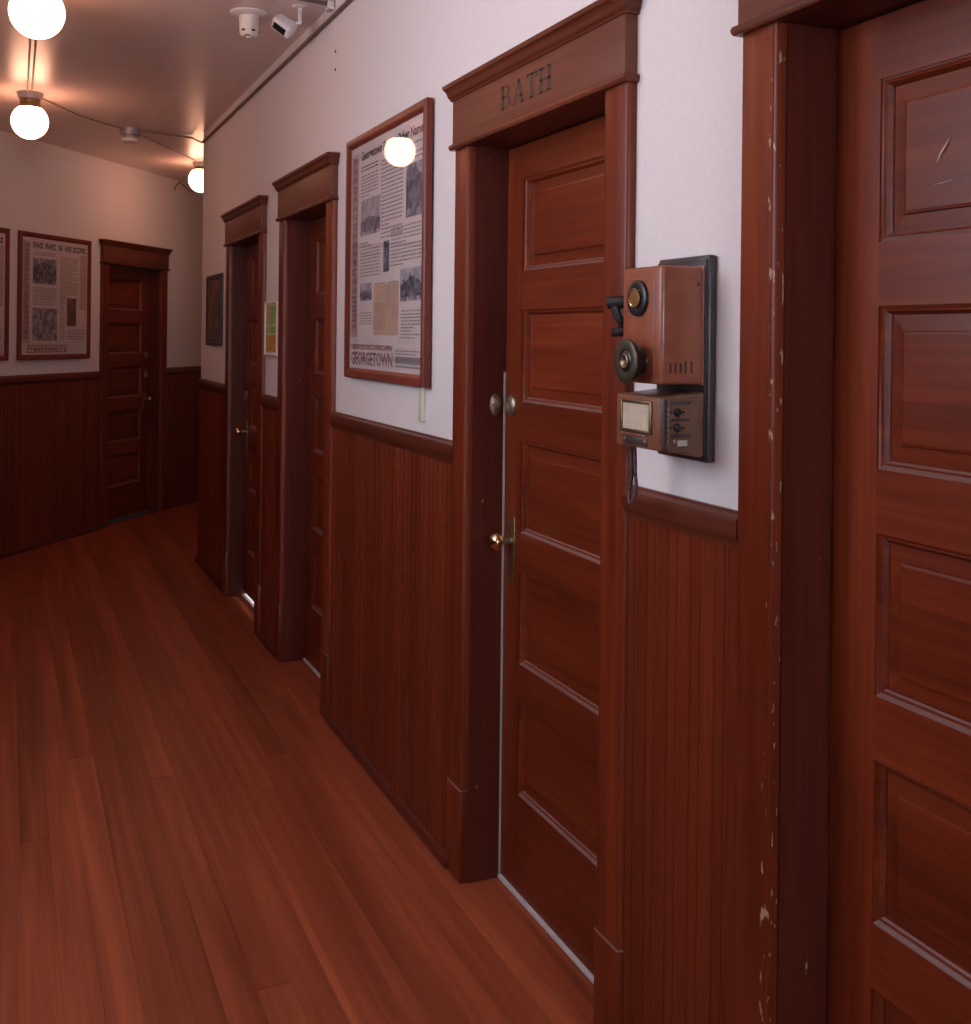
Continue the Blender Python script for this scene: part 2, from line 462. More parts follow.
# ------------------------------------------------------------------ floor of narrow boards
fl = MB().box(LEFT_X - TH, 4.2, -3.1, 13.0, -.08, -.019).build('floor', 'subfloor', smooth=False)
tag(fl, 'reddish varnished floor of long narrow boards', 'floor', kind='structure')
def far_y(x): return FA.y + (x - FA.x) / FD.x * FD.y
def pass_y(x): return CORNER_Y + (x - D) / FD.x * FD.y
PW = .0825; GAP = .00012
def plank(x0, x1, ya0, ya1, yb0, yb1):
    """board from x0 to x1; its low end runs ya0..ya1 and its high end yb0..yb1"""
    c = R.uniform(0, .0004)
    t = -c; b = .0003
    v = [(x0, ya0, -.018), (x1, ya1, -.018), (x1, yb1, -.018), (x0, yb0, -.018),
         (x0, ya0, t - b), (x1, ya1, t - b), (x1, yb1, t - b), (x0, yb0, t - b),
         (x0 + b, ya0 + b, t), (x1 - b, ya1 + b, t), (x1 - b, yb1 - b, t), (x0 + b, yb0 - b, t)]
    MB().add(v, [(0, 3, 2, 1), (0, 1, 5, 4), (1, 2, 6, 5), (2, 3, 7, 6), (3, 0, 4, 7),
                 (4, 5, 9, 8), (5, 6, 10, 9), (6, 7, 11, 10), (7, 4, 8, 11), (8, 9, 10, 11)]).build('floor_board', 'floor', fl, smooth=False)
x = LEFT_X
while x < 3.0:
    a, b = x + GAP, x + PW - GAP
    e0, e1 = far_y(a), far_y(b)
    if b < D + .12:
        y = -3.0 - R.uniform(0, 2.4)
        while True:
            y2 = y + R.uniform(3.0, 6.0)
            s = max(y, -3.0)
            if y2 > min(e0, e1) - .8:
                plank(a, b, s + .0008, s + .0008, e0, e1); break
            if y2 > -2.5: plank(a, b, s + .0008, s + .0008, y2 - .0008, y2 - .0008)
            y = y2
    else:
        plank(a, b, pass_y(a) , pass_y(b), e0, e1)
    x += PW

# ------------------------------------------------------------------ doors
def panels(b0, pitch, hh): return [(b0 + i * pitch, b0 + i * pitch + hh) for i in range(5)]
def offset_ring(x0, x1, z0, z1, o, y):
    return [(x0 + o, y, z0 + o), (x1 - o, y, z0 + o), (x1 - o, y, z1 - o), (x0 + o, y, z1 - o)]

def make_door(name, loc, rz, w, label, knob_side, worn=False, letters=False, knob=True, bolts=(), strip=False, sill=None, gap=.010, FACE=.098, OPEN_H=OPEN_H, PANELS=panels(.271, .3565, .252)):
    d = empty(name, loc, rz)
    tag(d, label, 'door', kind='structure')
    hw = w / 2
    # jambs and head
    for s in (-1, 1):
        a, b = sorted((s * hw, s * (hw + .02)))
        MB().box(a, b, -.002, TH + .01, 0, OPEN_H + .02).build('jamb', 'jamb', d, smooth=False)
    MB().box(-hw, hw, -.002, TH + .01, OPEN_H, OPEN_H + .02).build('head_jamb', 'jamb', d, smooth=False)
    # casings with an inner bead, plinth blocks
    for s in (-1, 1):
        pf = [(hw + .006, 0), (hw + .006, -.0175), (hw + .0075, -.021), (hw + .0105, -.0225), (hw + .0125, -.0222), (hw + .0137, -.0208), (hw + .0150, -.0222),
              (hw + CW - .007, -.0225), (hw + CW - .003, -.0205), (hw + CW, -.016), (hw + CW, 0)]
        MB().prism(pf, lambda a, b, t: (s * a, b, t), .255, OPEN_H).build('casing', 'casing_worn' if (worn and s < 0) else 'wood_v', d)
        a, b = sorted((s * (hw + .005), s * (hw + CW + .001)))
        MB().box(a, b, -.0262, -.001, .254, .2575).build('plinth_seam_highlight', 'ledge', d, bevel=.0008)  # pale strip painting the highlight along the plinth's top edge
        MB().box(a, b, -.0255, 0, 0, .256).build('plinth_block', 'casing_worn' if (worn and s < 0) else 'wood_v', d, bevel=.003)
    # header: bead, frieze board, cornice
    X = hw + CW
    def band(prof, nm, mat, par=d):
        rs = [[(-X - o, 0, z), (-X - o, -.028 - o, z), (X + o, -.028 - o, z), (X + o, 0, z)] for z, o in prof]
        return MB().rings(rs).build(nm, mat, par)
    band([(OPEN_H, 0), (OPEN_H, .006), (OPEN_H + .004, .009), (OPEN_H + .010, .0105), (OPEN_H + .016, .008), (OPEN_H + .018, 0)], 'header_bead', 'trim_h')
    hb = MB().box(-X, X, -.030, 0, OPEN_H + .018, OPEN_H + .145).build('header_board', 'header', d, bevel=.0015)
    band([(OPEN_H + .140, .0), (OPEN_H + .140, .006), (OPEN_H + .148, .009), (OPEN_H + .150, .012), (OPEN_H + .156, .014), (OPEN_H + .164, .016), (OPEN_H + .172, .021),
          (OPEN_H + .174, .024), (OPEN_H + .184, .026), (OPEN_H + .187, .022), (OPEN_H + .187, 0)], 'cornice', 'trim_h')
    if letters:
        letter_bath(hb)
    # leaf: stiles and rails with five raised panels
    lw = hw - .003; st = .101; z0, z1 = gap, OPEN_H - .004
    lf = MB()
    y0, y1 = FACE, FACE + .036
    zs = [z0] + [q for p in PANELS for q in p] + [z1]
    for i in range(0, len(zs), 2):
        lf.box(-lw + st, lw - st, y0, y1, zs[i], zs[i + 1])
    leaf = lf.build('door_leaf', 'wood_h', d, smooth=False)
    for q in ((-lw, -lw + st), (lw - st, lw)):
        MB().box(q[0], q[1], y0, y1, z0, z1).build('stile', 'wood_v', leaf, smooth=False)
    a, b = -lw + st, lw - st
    for p0, p1 in PANELS:
        mb = MB()
        rs = [offset_ring(a, b, p0, p1, o, FACE + q) for o, q in ((-.001, .0025), (.003, .0045), (.006, .0075), (.008, .0068), (.012, .0125), (.014, .0155), (.014, .02))]
        mb.rings(rs, cap=False); mb.build('panel_moulding', 'wood_h', leaf)
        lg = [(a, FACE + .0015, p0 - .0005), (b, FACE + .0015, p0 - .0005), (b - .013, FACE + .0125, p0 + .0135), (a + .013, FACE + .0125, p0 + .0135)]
        MB().rings([lg, [(x, y + .002, z - .002) for x, y, z in lg]]).build('panel_ledge', 'ledge', leaf, smooth=False)  # paler strip along each panel's lower moulding
        mb = MB()
        rs = [offset_ring(a, b, p0, p1, o, FACE + q) for o, q in ((.012, .0175), (.040, .0160), (.0412, .0115), (.046, .0105))]
        mb.rings(rs, cap=False); n = len(mb.v); mb.f.append((n - 4, n - 3, n - 2, n - 1))
        mb.build('panel', 'wood_h', leaf, smooth=False)
    kx = knob_side * (lw - .052)
    if knob:
        MB().box(kx - .021, kx + .021, FACE - .0035, FACE, .842, 1.022).build('lock_plate', 'platebrass', leaf, bevel=.0015)
        MB().lathe([(.0, -.001), (.011, -.001), (.009, -.010), (.0085, -.034), (.0, -.034)], (kx, FACE, .955), 'Y', 16).build('knob_shank', 'nickel', leaf)
        pr = [(0.0, -.030), (.009, -.030), (.016, -.034), (.0235, -.042), (.0262, -.050), (.0245, -.058), (.017, -.0645), (.008, -.067), (0, -.0675)]
        MB().lathe(pr, (kx, FACE, .955), 'Y', 28).build('knob', 'brass', leaf)
    for zb in bolts:
        pr = [(0, 0), (.029, 0), (.029, -.004), (.024, -.009), (.017, -.0105), (.016, -.008), (.0, -.008)]
        MB().lathe(pr, (kx + knob_side * .012, FACE, zb), 'Y', 28).build('deadbolt_rosette', 'nickel', leaf)
    if strip:
        jx = knob_side * hw
        MB().lathe([(0, 0), (.026, 0), (.026, -.003), (.020, -.006), (.0, -.006)], (0, 0, 0), 'Y', 28).build(
            'strike_rosette', 'nickel', d, xf=Matrix.Translation((jx, .066, bolts[0])) @ Matrix.Rotation(-PI / 2 * knob_side, 4, 'Z') @ Matrix.Diagonal((.62, 1, 1.15, 1)))
        MB().box(jx - .004, jx + .004, FACE - .006, FACE - .001, .0, 1.42).build('weather_strip', 'strip', d, smooth=False)
    if sill:
        MB().box(-hw, hw, FACE - .010, FACE + .03, 0, .011).build('threshold', sill, d, bevel=.004)
    return d, leaf

def letter_bath(parent):
    """the word BATH in condensed serif capitals, painted on the header"""
    h, z0 = .060, OPEN_H + .050
    y = -.0306
    mb = MB()
    def rect(x0, x1, a, b): mb.add([(x0, y, z0 + a * h), (x1, y, z0 + a * h), (x1, y, z0 + b * h), (x0, y, z0 + b * h)], [(0, 1, 2, 3)])
    def quad(p): mb.add([(q[0], y, z0 + q[1] * h) for q in p], [tuple(range(len(p)))])
    def serif(xc, b, w=.011): rect(xc - w, xc + w, b, b + .055)
    def bowl(xs, zc, ry, rx, t):
        n = 12; vo = []; vi = []
        for i in range(n + 1):
            a = -PI / 2 + PI * i / n
            vo.append((xs + rx * math.cos(a), y, z0 + (zc + ry * math.sin(a)) * h))
            vi.append((xs + max(0, (rx - t)) * math.cos(a), y, z0 + (zc + (ry - .055) * math.sin(a)) * h))
        mb.add(vo + vi, [(i, i + 1, n + 2 + i, n + 1 + i) for i in range(n)])
    x = -.125                      # B
    rect(x, x + .014, 0, 1); rect(x - .005, x + .022, 0, .07); rect(x - .005, x + .022, .93, 1); rect(x, x + .022, .49, .56)
    bowl(x + .022, .755, .245, .023, .013); bowl(x + .022, .275, .275, .027, .014)
    x = -.060                      # A
    quad([(x, 0), (x + .007, 0), (x + .0285, 1), (x + .0205, 1)]); quad([(x + .038, 0), (x + .054, 0), (x + .0315, 1), (x + .0190, 1)])
    rect(x + .010, x + .042, .28, .35); serif(x + .0025, 0, .010); serif(x + .046, 0, .013)
    x = .008                       # T
    rect(x + .0155, x + .0295, 0, 1); rect(x - .001, x + .046, .93, 1); rect(x - .001, x + .006, .74, 1); rect(x + .039, x + .046, .74, 1); serif(x + .0225, 0, .013)
    x = .070                       # H
    rect(x, x + .014, 0, 1); rect(x + .036, x + .050, 0, 1); rect(x, x + .050, .465, .54)
    for q in (x + .007, x + .043): serif(q, 0, .012); serif(q, .93, .012)
    o = mb.build('lettering', 'letter', parent, smooth=False, xf=Matrix.Translation((.004, 0, .002)) @ Matrix.Diagonal((1.13, 1, 1, 1)))
    o['label'] = 'dark painted capitals reading BATH'

d1, leaf1 = make_door('door_1', right(DOORS[1][0]), RZ_R, DOORS[1][1], 'nearest wooden five-panel door with chipped casing, cut off by the picture edge', 1, worn=True, PANELS=panels(.217, .3652, .262))
d2, leaf2 = make_door('door_2', right(DOORS[2][0]), RZ_R, DOORS[2][1], 'wooden five-panel door lettered BATH with a brass knob', -1, letters=True, bolts=(1.327,), strip=True, sill='sill')
d3, leaf3 = make_door('door_3', right(DOORS[3][0]), RZ_R, DOORS[3][1], 'deep-set wooden door between the large poster and the green notice', 1, sill='sill')
d4, leaf4 = make_door('door_4', right(DOORS[4][0]), RZ_R, DOORS[4][1], 'wooden door with daylight under it, between the green notice and small dark picture', -1, bolts=(1.16,), gap=.032, FACE=.078, OPEN_H=2.022, sill='sill')  # pale threshold added to whiten the light leaking under this leaf
d5, leaf5 = make_door('door_5', far(FAR_DOOR[0]), RZ_F, FAR_DOOR[1], 'dark wooden door in the oblique wall at the end of the hall', 1, bolts=(1.33, 1.16))

# pale scratches on the top panel of the nearest door
def scratch(pts, wd):
    mb = MB(); up = []; dn = []
    for i, (a, b) in enumerate(pts):
        t = wd * math.sin(PI * (i + .3) / (len(pts) - .4))
        up.append((a - t * .6, .1052, b + t * .6)); dn.append((a + t * .6, .1052, b - t * .6))
    n = len(pts)
    mb.add(up + dn, [(i, i + 1, n + i + 1, n + i) for i in range(n - 1)])
    mb.build('scratch_mark', 'card', leaf1, smooth=False)
scratch([(-.165, 1.79), (-.158, 1.803), (-.150, 1.812), (-.141, 1.824)], .0016)
scratch([(-.172, 1.757), (-.155, 1.758), (-.135, 1.760)], .0007)

# ------------------------------------------------------------------ framed posters
def picture_frame(root, w, h, fw, th, mat='frame'):
    prof = [(0, -.0), (0, -th * .82), (fw * .12, -th), (fw * .55, -th), (fw * .82, -th * .72), (fw, -th * .55), (fw, -.004)]
    for nm, pts in (('frame_rail', ((-1, 0), (1, 0))), ('frame_rail', ((1, 1), (-1, 1))), ('frame_stile', ((1, 0), (1, 1))), ('frame_stile', ((-1, 1), (-1, 0)))):
        rs = []
        for sx, sz in pts:
            ring = []
            for o, y in prof:
                ring.append((sx * (w / 2 - o), y, (o if sz == 0 else h - o)))
            rs.append(ring)
        MB().rings(rs).build(nm, mat, root)
def sheet(root, w, h, fw, th, mat='paper'):
    s = MB().box(-w / 2 + fw - .004, w / 2 - fw + .004, -th * .5, -.003, fw - .004, h - fw + .004).build('print_sheet', mat, root, smooth=False)
    return s
def pane(root, w, h, fw, th):
    MB().box(-w / 2 + fw - .003, w / 2 - fw + .003, -th * .62, -th * .56, fw - .003, h - fw + .003).build('glass_pane', 'glass', root, smooth=False)
class Page:
    """printed matter on a sheet: u right 0..1, v down 0..1 of the visible sheet"""
    def __init__(s, sh, w, h, fw, th):
        s.sh, s.x0, s.W, s.z1, s.H, s.y = sh, -w / 2 + fw, w - 2 * fw, h - fw, h - 2 * fw, -th * .5 - .0004
        s.mbs = {}
    def rect(s, u0, u1, v0, v1, mat, lift=0):
        mb = s.mbs.setdefault(mat, MB())
        y = s.y - lift
        mb.add([(s.x0 + u0 * s.W, y, s.z1 - v1 * s.H), (s.x0 + u1 * s.W, y, s.z1 - v1 * s.H), (s.x0 + u1 * s.W, y, s.z1 - v0 * s.H), (s.x0 + u0 * s.W, y, s.z1 - v0 * s.H)], [(0, 1, 2, 3)])
    def photo(s, u0, u1, v0, v1, mat, shape=None):
        X0, X1, Z0, Z1 = s.x0 + u0 * s.W, s.x0 + u1 * s.W, s.z1 - v1 * s.H, s.z1 - v0 * s.H
        MB().box(X0, X1, s.y - .0002, s.y + .0002, Z0, Z1).build('printed_photo', mat, s.sh, smooth=False)
        if shape:                               # the dark mass in the picture under its pale sky
            lo, hi = shape; n = 14; mb = MB(); hgt = Z1 - Z0
            for i in range(n):
                a, b = X0 + (X1 - X0) * i / n, X0 + (X1 - X0) * (i + 1) / n
                t = 1 - abs((i + .5) / n - .5) * 1.1
                top = Z0 + hgt * min(.97, lo + (hi - lo) * t * R.uniform(.75, 1.1)); bot = Z0 + hgt * R.uniform(.0, .16)
                mb.add([(a, s.y - .0005, bot), (b, s.y - .0005, bot), (b, s.y - .0005, top), (a, s.y - .0005, top)], [(0, 1, 2, 3)])
            mb.build('photo_shape', 'photo_dark', s.sh, smooth=False)['kind'] = 'stuff'
    def lines(s, u0, u1, v0, v1, n, mat='ink', fill=.42):
        p = (v1 - v0) / n
        for i in range(n):
            e = u1 if R.random() > .15 else u0 + (u1 - u0) * R.uniform(.4, .9)
            u = u0
            while u < e - .004:                 # words with spaces
                q = min(e, u + R.uniform(.018, .055) )
                s.rect(u, q, v0 + i * p, v0 + (i + fill) * p, mat); u = q + .007
    def glyphs(s, u0, u1, v0, v1, n, mat, vertical=False):
        """letter-like marks where the print cannot be read"""
        for i in range(n):
            if vertical: a0, a1, b0, b1 = u0, u1, v0 + (v1 - v0) * i / n, v0 + (v1 - v0) * (i + .78) / n
            else: a0, a1, b0, b1 = u0 + (u1 - u0) * i / n, u0 + (u1 - u0) * (i + .78) / n, v0, v1
            k = R.randrange(4); t = .3
            du, dv = a1 - a0, b1 - b0
            s.rect(a0, a0 + du * t, b0, b1, mat)
            if k != 1: s.rect(a0, a1, b0, b0 + dv * .26, mat)
            if k != 2: s.rect(a1 - du * t, a1, b0, b1, mat)
            if k in (1, 3): s.rect(a0, a1, b0 + dv * .42, b0 + dv * .62, mat)
            if k in (0, 2): s.rect(a0, a1, b1 - dv * .24, b1, mat)
    def text(s, body, u0, u1, v0, v1, mat, name='printed_title'):
        cu = bpy.data.curves.new('t', 'FONT'); cu.body = body; cu.resolution_u = 2; cu.offset = .03
        ob = bpy.data.objects.new('t', cu); COL.objects.link(ob)
        bpy.context.view_layer.update()
        me = bpy.data.meshes.new_from_object(ob.evaluated_get(bpy.context.evaluated_depsgraph_get()))
        bpy.data.objects.remove(ob)
        xs = [v.co.x for v in me.vertices]; ys = [v.co.y for v in me.vertices]
        ax, bx, ay, by = min(xs), max(xs), min(ys), max(ys)
        for v in me.vertices:
            u = u0 + (u1 - u0) * (v.co.x - ax) / (bx - ax); t = v1 - (v1 - v0) * (v.co.y - ay) / (by - ay)
            v.co = (s.x0 + u * s.W, s.y - .0002, s.z1 - t * s.H)
        me.materials.clear(); me.materials.append(M[mat]); me.name = name
        link(name, me, s.sh)['kind'] = 'stuff'
    def done(s):
        for k, mb in s.mbs.items(): mb.build('printed_text' if 'ink' in k else 'printed_block', k, s.sh, smooth=False)['kind'] = 'stuff'

def poster_root(name, loc, rz, label, lean=0):
    e = empty(name, loc, rz); e.rotation_euler = (lean, 0, rz)
    return tag(e, label, 'poster', 'framed history posters')

# large poster beside the bath door
w, h, fw, th = .875, .882, .037, .024
pr = poster_root('framed_poster', right(3.572, 1.360, .005), RZ_R - .007, 'large framed history poster on the white wall left of the bath door')
picture_frame(pr, w, h, fw, th); sh = sheet(pr, w, h, fw, th); pane(pr, w, h, fw, th)
pg = Page(sh, w, h, fw, th)
pg.rect(.0, .125, .03, .86, 'paper_pink')
pg.glyphs(.035, .10, .05, .84, 19, 'ink_red', True)
pg.text('Georgetown By Any Other Name', .16, .985, .030, .085, 'ink_dark')
pg.lines(.16, .42, .10, .13, 2, 'ink_dark')
pg.lines(.16, .42, .14, .245, 7); pg.lines(.46, .75, .11, .45, 20); pg.lines(.78, .985, .095, .17, 4)
pg.photo(.16, .45, .25, .41, 'photo_pale', (.30, .55)); pg.photo(.79, .985, .175, .385, 'photo', (.55, .95))
pg.lines(.16, .45, .44, .60, 11); pg.lines(.60, .985, .41, .575, 11)
pg.photo(.50, .58, .455, .585, 'photo_dark'); pg.photo(.16, .34, .62, .70, 'photo_pale', (.2, .7)); pg.photo(.73, .985, .585, .715, 'photo_pale', (.3, .85))
pg.photo(.37, .71, .635, .85, 'map'); pg.rect(.375, .53, .628, .633, 'ink', .0004); pg.rect(.56, .70, .628, .633, 'ink', .0004)
pg.lines(.16, .34, .75, .81, 5); pg.lines(.74, .985, .75, .87, 9); pg.lines(.56, .70, .80, .84, 3)
pg.glyphs(.03, .64, .893, .915, 20, 'ink_red')
pg.text('GEORGETOWN', .03, .64, .925, .985, 'ink_name', 'printed_name')
pg.rect(.67, .985, .935, .965, 'ink'); pg.rect(.67, .985, .972, .980, 'ink'); pg.lines(.67, .985, .91, .935, 2)
pg.done()

# two posters on the far wall
w, h, fw, th = .845, .885, .036, .026
for k, (s, lab) in enumerate(((.571, 'framed history poster left of the dark door at the end of the hall'),
                             (-.385, 'framed poster cut off by the left picture edge on the far wall'))):
    pr = poster_root('framed_poster', far(s, 1.318, .001), RZ_F, lab)
    picture_frame(pr, w, h, fw, th); sh = sheet(pr, w, h, fw, th); pane(pr, w, h, fw, th)
    pg = Page(sh, w, h, fw, th)
    pg.rect(.0, .11, .03, .9, 'paper_pink'); pg.glyphs(.03, .085, .05, .88, 19, 'ink_red', True)
    for a, b in ((.15, .30), (.33, .50), (.53, .60), (.63, .74), (.76, .98)):
        pg.glyphs(a, b, .035, .085, max(2, int((b - a) / .035)), 'ink_dark')
    pg.lines(.16, .48, .12, .15, 2); pg.photo(.15, .50, .17, .39, 'photo', (.6, .85)); pg.lines(.56, .84, .14, .52, 22)
    pg.rect(.88, .985, .10, .60, 'paper_pink')
    pg.lines(.15, .50, .42, .58, 9); pg.photo(.15, .52, .60, .88, 'photo'); pg.photo(.67, .82, .50, .75, 'photo_brown')
    pg.lines(.56, .65, .50, .88, 18); pg.lines(.68, .97, .78, .88, 5)
    pg.glyphs(.08, .68, .915, .935, 22, 'ink_red'); pg.glyphs(.08, .68, .942, .985, 12, 'ink_red')
    pg.done()

# small dark picture by the corner
e = tag(empty('framed_picture', right(6.955, 1.442, .001), RZ_R), 'small dark framed picture hung near the far corner of the right wall', 'picture')
w, h, fw, th = .520, .440, .034, .018
picture_frame(e, w, h, fw, th, 'phone_back'); MB().box(-w / 2 + fw, w / 2 - fw, -.012, -.004, fw, h - fw).build('painting', 'paint_dark', e, smooth=False)
pane(e, w, h, fw, th)
# coloured notice between two doors
e = tag(empty('framed_notice', right(5.335, 1.412, .001), RZ_R), 'small green and orange notice in a pale frame between two far doors', 'notice')
w, h, fw, th = .270, .262, .012, .014
picture_frame(e, w, h, fw, th, 'cream'); sh = sheet(e, w, h, fw, th)
pg = Page(sh, w, h, fw, th)
pg.photo(.02, .98, .02, .42, 'green'); pg.photo(.02, .98, .44, .60, 'green'); pg.photo(.02, .98, .62, .97, 'orange')
pg.rect(.05, .4, .10, .34, 'map', .0005); pg.lines(.45, .92, .10, .36, 5)
pg.done()

# pale raceway stub under the large poster, and old screw heads in the plaster
o = MB().box(-.019, .019, -.012, 0, 0, .118).build('cable_raceway', 'putty', bevel=.002)
o.location = right(3.208, 1.250); o.rotation_euler = (0, 0, RZ_R)
tag(o, 'short pale cable raceway below the large poster', 'raceway')
for k, z in enumerate((2.645, 2.573)):
    o = MB().lathe([(0, 0), (.006, 0), (.005, -.003), (0, -.004)], axis='Y', n=12).build('wall_screw', 'dkmetal')
    o.location = right(4.26, z); o.rotation_euler = (0, 0, RZ_R)
    tag(o, ('upper' if k == 0 else 'lower') + ' of two small screws in the wall above the large poster', 'screw', 'old wall screws')

# ------------------------------------------------------------------ wall telephone
ph = tag(empty('wall_telephone', right(1.744, 1.292), RZ_R), 'antique copper-brown wall telephone with round mouthpiece on dark backboard', 'telephone')
BX0, BX1 = -.098, .072              # backboard, x right (towards the viewer)
MB().box(BX0, BX1, -.019, 0, 0, .380).build('backboard', 'phone_back', ph, bevel=.005, seg=3)
MB().box(BX0 + .004, BX1 - .004, -.023, -.018, .008, .372).build('back_plate', 'dkmetal', ph, bevel=.0015)
UX0, UX1, UF, UB = -.073, .064, -.114, -.023   # upper case
case = MB().box(UX0, UX1, UF, UB, .143, .358).build('upper_case', 'copper', ph, bevel=.007, seg=3)
for a, b, c, d_ in ((UX0 + .012, UX1 - .022, .334, .336), (UX1 - .024, UX1 - .022, .165, .336)):
    MB().box(a, b, UF - .0014, UF, c, d_).build('front_bead', 'copper_edge', case, bevel=.0006)
MB().box(UX0 - .001, UX1 + .0015, UB - .004, UB, .141, .360).build('case_rim', 'copper_edge', ph, bevel=.0015)
for i in range(5):
    z0_, z1_ = .163, .182 + (.004 if i > 2 else 0)
    yy = -.094 + i * .0108 + (.002 if i == 4 else 0)
    MB().box(UX1 - .002, UX1 + .0006, yy - .0021, yy + .0021, z0_, z1_).build('vent_slot', 'black', case, bevel=.0008)
MB().lathe([(0, 0), (.003, 0), (.002, .0015), (0, .002)], (UX1, -.036, .325), 'X', 10).build('screw', 'dkmetal', case)
# round ringer button: dark ring with brass lens
MB().lathe([(0, 0), (.034, 0), (.033, -.006), (.026, -.0085), (.019, -.0065), (0, -.0065)], (-.013, UF, .300), 'Y', 32).build('button_ring', 'black', ph)
MB().lathe([(0, -.006), (.0185, -.006), (.0185, -.011), (.0155, -.0115), (.015, -.0085), (0, -.0085)], (-.013, UF, .300), 'Y', 28).build('button_lens', 'oldbrass', ph)
MB().lathe([(.0150, -.0095), (.0190, -.0095), (.0188, -.0118), (.0160, -.0122), (.0148, -.0112)], (-.013, UF, .300), 'Y', 28).build('lens_ring', 'brass', ph)
# mouthpiece: socket, horn, disc
mx, mz = -.004, .184
MB().lathe([(0, 0), (.025, 0), (.0245, -.004), (.019, -.008), (.017, -.014), (0, -.014)], (mx, UF, mz), 'Y', 28).build('mouthpiece_socket', 'olive', ph)
mp_ = MB().lathe([(0, -.010), (.026, -.010), (.031, -.015), (.035, -.022), (.0372, -.028), (.0375, -.032), (.034, -.0350), (.028, -.0338), (.019, -.0322), (.016, -.033),
            (.0135, -.036), (.010, -.0352), (.008, -.031), (0, -.031)], (mx, UF, mz), 'Y', 36, 1.08, 1.08).build('mouthpiece', 'black', ph)
MB().lathe([(.0370, -.0292), (.0380, -.0305), (.0378, -.0335), (.034, -.0358), (.020, -.0338), (.0195, -.0322)], (mx, UF, mz), 'Y', 36, 1.08, 1.08).build('mouthpiece_rim', 'olive', mp_)
MB().lathe([(0, -.034), (.0125, -.0352), (.0140, -.0365), (.0120, -.0375), (.0100, -.0358), (0, -.0345)], (mx, UF, mz), 'Y', 24).build('mouthpiece_grille', 'oldbrass', mp_)
# receiver hook on the far side of the case: a forked cradle on an arm
hx = UX0 - .022
hk = MB().tube([(UX0 + .006, -.060, .252), (UX0 - .010, -.066, .250), (hx + .004, -.084, .246)], .0075, 10)
hk.tube([(hx + .006, -.080, .240), (hx + .001, -.096, .250), (hx - .005, -.108, .268), (hx - .010, -.112, .292)], .0090, 12)
hk.build('receiver_hook', 'dkmetal', ph)
MB().tube([(hx + .010, -.094, .295), (hx - .006, -.108, .295), (hx - .020, -.120, .294)], .0125, 14).build('hook_cup', 'dkmetal', ph)
MB().tube([(hx + .008, -.086, .240), (hx - .006, -.106, .238), (hx - .014, -.114, .237)], .0092, 12).build('hook_stop', 'dkmetal', ph)
# lower coin box
LX0, LX1, LF = -.084, .070, -.114
lbx = MB()
rs = [[(LX0, LF, .024), (LX1, LF, .024), (LX1, LF, .121), (LX0, LF, .121)], [(LX0, UB, .010), (LX1, UB, .010), (LX1, UB, .130), (LX0, UB, .130)]]
lbx = lbx.rings(rs).build('coin_box', 'phone_lower', ph, bevel=.006, seg=3)
MB().box(LX0 + .001, LX1 - .004, LF - .004, LF + .004, .024, .120).build('coin_box_front', 'lower_front', ph, bevel=.003, seg=3)
cf = MB()
a, b, c, d_ = LX0 + .027, LX1 - .032, .058, .106
for q in ((a - .006, a, c - .006, d_ + .006), (b, b + .006, c - .006, d_ + .006), (a, b, d_, d_ + .006), (a, b, c - .006, c)):
    cf.box(q[0], q[1], LF - .009, LF - .003, q[2], q[3])
cf.build('card_frame', 'oldbrass', ph, bevel=.0012)
cd = MB().box(a, b, LF - .0055, LF - .003, c, d_).build('instruction_card', 'card', ph, smooth=False)
tx = MB()
for i in range(8):
    z = d_ - .006 - i * .0054; x = a + .005; e_ = b - .005 - R.uniform(0, .02)
    while x < e_:
        q = min(e_, x + R.uniform(.006, .016)); tx.box(x, q, LF - .0058, LF - .0052, z - .0012, z); x = q + .003
tx.build('card_text', 'map', cd, smooth=False)['kind'] = 'stuff'
MB().box(LX0 + .020, LX1 - .046, LF - .007, LF - .003, .0465, .0495).build('ledge_strip', 'copper_edge', ph, bevel=.001)
sp = MB().box(LX0 + .028, LX1 - .040, LF - .0065, LF - .003, .0285, .0445).build('slot_plate', 'slotplate', ph, bevel=.001)
for x in (LX0 + .035, LX1 - .047):
    MB().lathe([(0, 0), (.0028, 0), (.0022, -.0016), (0, -.002)], (x, LF - .0065, .038), 'Y', 10).build('screw', 'nickel', sp)
# side face towards the viewer: two round locks with labels, paper tag, trim
sd = LX1
MB().box(sd - .001, sd + .0018, -.104, -.039, .022, .117).build('side_plate', 'phone_lower', ph, bevel=.001)
MB().box(sd - .002, sd + .0022, LF + .002, LF + .0085, .026, .118).build('side_band', 'phone_back', ph, bevel=.0008)
for i in range(7):
    MB().box(sd - .001, sd + .0034, LF + .0095, LF + .0115, .040 + i * .0095, .0465 + i * .0095).build('side_trim', 'nickel', ph, bevel=.0004)
for zc in (.094, .066):
    kn = MB().lathe([(0, 0), (.0082, 0), (.0082, .002), (.006, .006), (.0045, .0065), (.0, .005)], (sd + .0018, -.083, zc), 'X', 20).build('lock_cylinder', 'dkmetal', ph)
    for q in (-.0960, -.070):
        MB().lathe([(0, 0), (.0028, 0), (.002, .0016), (0, .002)], (sd + .0018, q, zc), 'X', 10).build('rivet', 'dkmetal', ph)
for zc in (.1105, .080, .052):
    MB().box(sd + .0012, sd + .0024, -.098, -.055, zc - .0028, zc + .0028).build('label_strip', 'phone_back', ph, smooth=False)
MB().box(sd + .0012, sd + .0026, -.083, -.062, .033, .0435).build('paper_tag', 'strip', ph, smooth=False)
MB().lathe([(0, 0), (.004, 0), (.003, .003), (0, .004)], (sd + .002, -.0895, .042), 'X', 12).build('lock_button', 'nickel', ph)
